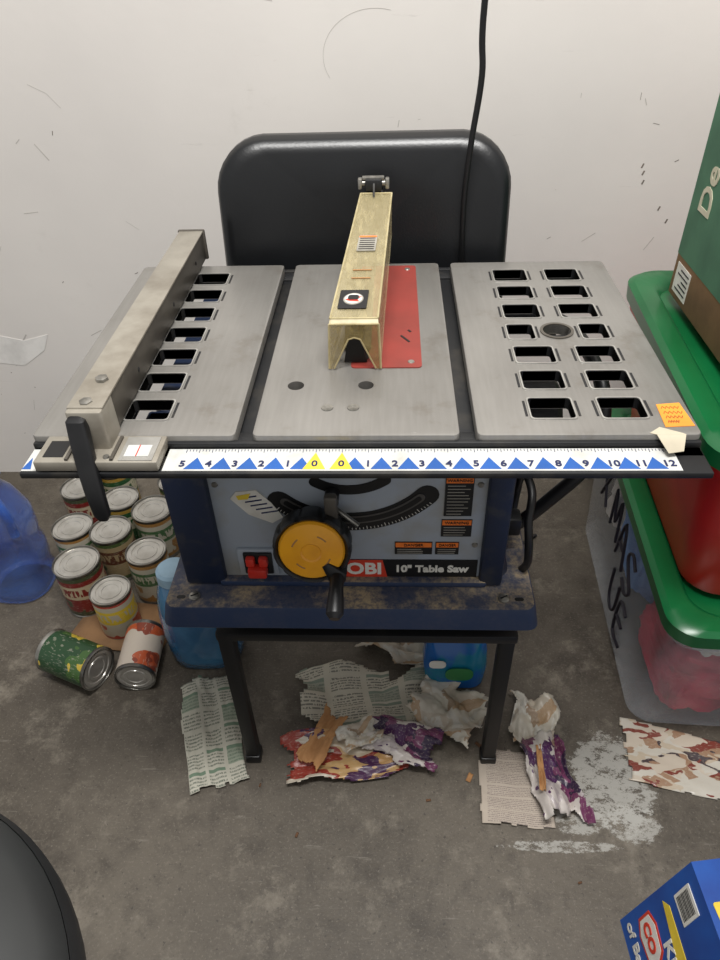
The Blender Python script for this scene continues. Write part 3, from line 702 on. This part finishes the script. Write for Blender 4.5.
wr(.17,.165,.078,[GL['X']],.07); wr(.075,.165,.086,[GL['M'],GL['A'],GL['S']],.068); wr(-.02,.050,.080,[GL['U'],GL['E']],.068)
def lump(name,cx,cy,cz,sx,sy,sz,m,label,seed):
    b=B(); tb=bmesh.new(); bmesh.ops.create_icosphere(tb,subdivisions=5,radius=1)
    for v in tb.verts:
        p=v.co.copy(); k=1+.16*noise.noise(p*1.8+Vector((seed,0,0)))+.12*abs(noise.noise(p*4+Vector((0,seed,0))))+.09*noise.noise(Vector((p.x*2.5+seed,p.y*2.5,p.z*11)))
        q=Vector([math.copysign(abs(a)**.6,a) for a in p])*k
        v.co=Vector((cx+q.x*sx,cy+q.y*sy,max(cz+q.z*sz,.008)))
    b.add(tb,m); info(b.done(name),label,'clothes')
lump('folded_cloth',.535,.80,.080,.070,.092,.060,clothp,'pink cloth bundled in the clear tote',1)
lump('folded_cloth',.540,.80,.212,.070,.083,.040,clothw,'pale cloth bundled in the clear tote',8)
lump('folded_cloth',.550,1.01,.15,.072,.092,.112,clothb,'blue cloth bundled in the clear tote',4)
lump('folded_cloth',.705,.80,.12,.072,.085,.10,clothp,'red cloth bundled in the clear tote',8)
lump('folded_cloth',.560,1.18,.13,.072,.052,.10,clothw,'white cloth bundled in the clear tote',12)
tote('storage_tote',.625,.95,.42,.54,.315,.61,math.radians(-3),redtote,greenlid,'red plastic tote with green lid stacked on a clear tote',.045,.045)
# carton on totes
b=B(); b.box((.468,.80,.614),(.78,1.145,.925),cardb,.002)
F2=FX(.468,0,0)
def lr(y0,y1,z0,z1,m,t): b.prism([(-y1,z0),(-y0,z0),(-y0,z1),(-y1,z1)],0,t,m,F2)
lr(.80,1.143,.682,.923,cardg,.001); 
b.text('De',.060,tanl,frame((.4665,1.086,.758),(0,0,1),(0,1,0)),ax='LEFT',th=.0006,off=.0010)
lr(1.07,1.13,.625,.672,whitel,.001)
for k in range(5): lr(1.075,1.12-.01*(k%3),.632+k*.008,.634+k*.008,marker,.0016)
info(b.done('cardboard_box'),'brown and green cardboard carton on the stacked totes','box')
# blue carton
R=root('wipes_carton',(.52,.26,0),'blue printed carton of cleaning wipes on the floor','box')
b=B(); bl=[(.327,.392,0),(.70,.44,0),(.72,.06,0),(.347,.02,0)]; tl=[(.368,.385,.215),(.66,.425,.215),(.68,.08,.215),(.388,.04,.215)]
b.loft([[Vector(p) for p in bl],[Vector(p) for p in tl]],cartonb)
ex=(Vector(bl[3])-Vector(bl[0])).normalized(); ey=(Vector(tl[0])-Vector(bl[0])).normalized()
def cf(u,v,dz=0): m=frame(Vector(bl[0])+ex*u+ey*v,ex,ey-ex*ex.dot(ey)); return m@Matrix.Translation((0,0,dz))
b.prism(rrect(0,0,.036,.040,.001),0,.001,whitel,cf(.036,.178))
for k in range(10): b.prism(rrect(0,-.015+k*.0032,.028,.0016 if k%3 else .0009,.0002,1),.001,.0014,blackl,cf(.036,.178))
b.prism([(.0,.0),(.07,-.012),(.07,.010),(.01,.012)],0,.0008,ylwl,cf(.015,.128))
b.prism([(-.030,-.016),(-.012,-.026),(.020,-.022),(.034,0),(.020,.022),(-.012,.026),(-.030,.016)],0,.0008,redl,cf(.044,.070)); b.prism([(-.026,-.013),(-.011,-.022),(.018,-.018),(.029,0),(.018,.018),(-.011,.022),(-.026,.013)],.0006,.0012,whitel,cf(.044,.070)); b.text('CO',.024,redl,cf(.042,.070,.002),off=.0010)
b.text('Kills',.030,whitel,cf(.055,.108,.001),ax='LEFT',off=.0008); b.text('of Bac',.024,whitel,cf(.010,.025,.001),ax='LEFT',off=.0006)
b.prism(rrect(-.09,.0,.06,.05,.003),0,.001,ylwl,FZ(.50,.33,.215,.13))
b.done('carton',R)
# bin
R=root('trash_bin',(-.42,.065,0),'dark grey round plastic bin','trash bin')
b=B(); Mb=Matrix.Translation((-.425,.07,0)); b.lathe([(.17,0),(.175,.01),(.200,.45),(.216,.51),(.222,.535),(.222,.55),(.217,.562)],bin_,Mb,72,True,False); b.done('body',R)
b=B(); b.lathe([(.2165,.562),(.211,.572),(.200,.580),(.18,.590),(.14,.603),(.08,.613),(.002,.616)],bin2,Mb,72); b.done('lid',R)
# ------------------------------------------------------------------ papers
def paper(name,x,y,w,h,ang,m,amp,label,seed=0,cat='newspaper',nx=44,ny=44,torn=.1,fold=None,zb=.002,group=None):
    b=B(); ca,sa=math.cos(ang),math.sin(ang)
    def fn(u,v):
        px=(u-.5)*w; py=(v-.5)*h
        q=Vector((u*2.0+seed,v*2.0-seed,seed))
        z=amp*abs(noise.noise(q))*2.2+amp*.6*abs(noise.noise(q*2.6))+amp*.22*abs(noise.noise(q*5))
        z+=amp*.9*max(0,noise.noise(Vector((u*1.5+seed,3,v*1.5))))*(max(0,abs(u-.5)-.3)+max(0,abs(v-.5)-.3))*5
        if fold: z+=fold(u,v)
        dx=amp*.5*noise.noise(q+Vector((9,0,0))); dy=amp*.5*noise.noise(q+Vector((0,9,0)))
        X=px+dx; Y=py+dy
        return Vector((x+X*ca-Y*sa,y+X*sa+Y*ca,zb+z))
    def keep(u,v):
        d=min(u,v,1-u,1-v); return d>torn*(.45+1.2*noise.noise(Vector((u*2.5+seed*2,v*2.5,seed)))+.3*noise.noise(Vector((u*8+seed*2,v*8,seed))))
    b.sheet(nx,ny,fn,m,keep); ob=b.done(name,ang=50); solid(ob,.0002); info(ob,label,cat,group); return ob
G='torn papers on the floor'
paper('newspaper',-.320,.680,.105,.235,math.radians(18),newsA,.010,'torn newsprint sheet with green columns beside the chair leg',3,torn=.07,group=G)
paper('newspaper',-.01,.735,.34,.18,math.radians(8),newsB,.018,'torn newsprint sheet under the chair',5,torn=.20,group=G)
paper('newspaper',.02,.865,.20,.09,math.radians(-20),magW,.02,'crumpled pale paper scrap behind the chair legs',7,torn=.15,group=G)
paper('newspaper',.10,.715,.15,.12,math.radians(-35),magW,.024,'crumpled off-white paper beside the chair leg',11,torn=.20,group=G,zb=.014)
paper('magazine_page',-.07,.635,.27,.10,math.radians(8),magM,.015,'torn colourful magazine page under the chair',13,'paper',torn=.16,group=G,zb=.006)
paper('magazine_page',.012,.652,.15,.085,math.radians(-12),magP,.016,'torn purple magazine page under the chair',17,'paper',torn=.17,group=G,zb=.016)
paper('paper_scrap',-.120,.655,.055,.12,math.radians(-28),browng,.007,'folded tan paper scrap',19,'paper',torn=.16,zb=.018,group=G,fold=lambda u,v:.020*abs(u-.4))
paper('paper_scrap',-.055,.66,.085,.055,math.radians(25),magW,.009,'small torn cream paper scrap',23,'paper',torn=.2,zb=.022,group=G,fold=lambda u,v:.014*abs(v-.5))
paper('printed_page',.205,.585,.12,.13,math.radians(-4),newsC,.004,'flat printed page on the concrete',29,'paper',torn=.03,group=G)
paper('magazine_page',.258,.595,.085,.17,math.radians(14),magP,.024,'crumpled purple and white magazine page',31,'paper',torn=.16,zb=.006,group=G)
paper('magazine_page',.248,.69,.09,.13,math.radians(-10),magW,.024,'crumpled white magazine page',37,'paper',torn=.16,zb=.006,group=G)
paper('paper_scrap',.243,.60,.010,.08,math.radians(-4),browng,.004,'narrow brown paper strip',41,'paper',torn=.02,zb=.038,nx=5,group=G)
paper('magazine_page',.51,.632,.24,.12,math.radians(-12),magT,.004,'flat magazine page beside the clear tote',43,'paper',torn=.06,group=G,zb=.001)
for i,(x,y,s) in enumerate(((.172,.535,.012),(.13,.60,.008),(-.30,.85,.006),(.06,.56,.004),(-.15,.50,.004),(.15,.66,.006),(.28,.44,.003),(-.22,.58,.003))):
    paper('paper_scrap',x,y,s*2,s,i*1.1,browng if i<2 else crumb,.001,'tiny brown scrap on the concrete',50+i,'paper',nx=4,ny=4,torn=.02,group=G)
# ------------------------------------------------------------------ light, world, camera
def area(name,loc,target,size,power,col=(1,1,1)):
    l=bpy.data.lights.new(name,'AREA'); l.shape='RECTANGLE'; l.size=size[0]; l.size_y=size[1]; l.energy=power; l.color=col
    o=bpy.data.objects.new(name,l); scn.collection.objects.link(o); o.location=loc
    o.rotation_euler=(Vector(target)-Vector(loc)).to_track_quat('-Z','Y').to_euler(); return o
area('ceiling_light',(.1,.25,2.7),(.0,.95,.5),(1.0,.3),64,(1,.985,.96))
wd=bpy.data.worlds.new('world'); scn.world=wd; wd.use_nodes=True
wd.node_tree.nodes['Background'].inputs[0].default_value=(1,.99,.975,1); wd.node_tree.nodes['Background'].inputs[1].default_value=.5
try: scn.view_settings.view_transform='Standard'
except Exception: pass
cam=bpy.data.cameras.new('camera'); co=bpy.data.objects.new('camera',cam); scn.collection.objects.link(co); scn.camera=co
cam.sensor_fit='VERTICAL'; cam.sensor_height=36; cam.lens=705/960*36; cam.clip_start=.02
xr=Vector((1,0,.045)).normalized(); zr=Vector((-.0288,.7723,.6346)); zr=(zr-xr*zr.dot(xr)).normalized(); yr=zr.cross(xr)
m=Matrix((xr,yr,zr)).to_4x4(); m.translation=(0,0,1.14); co.matrix_world=m
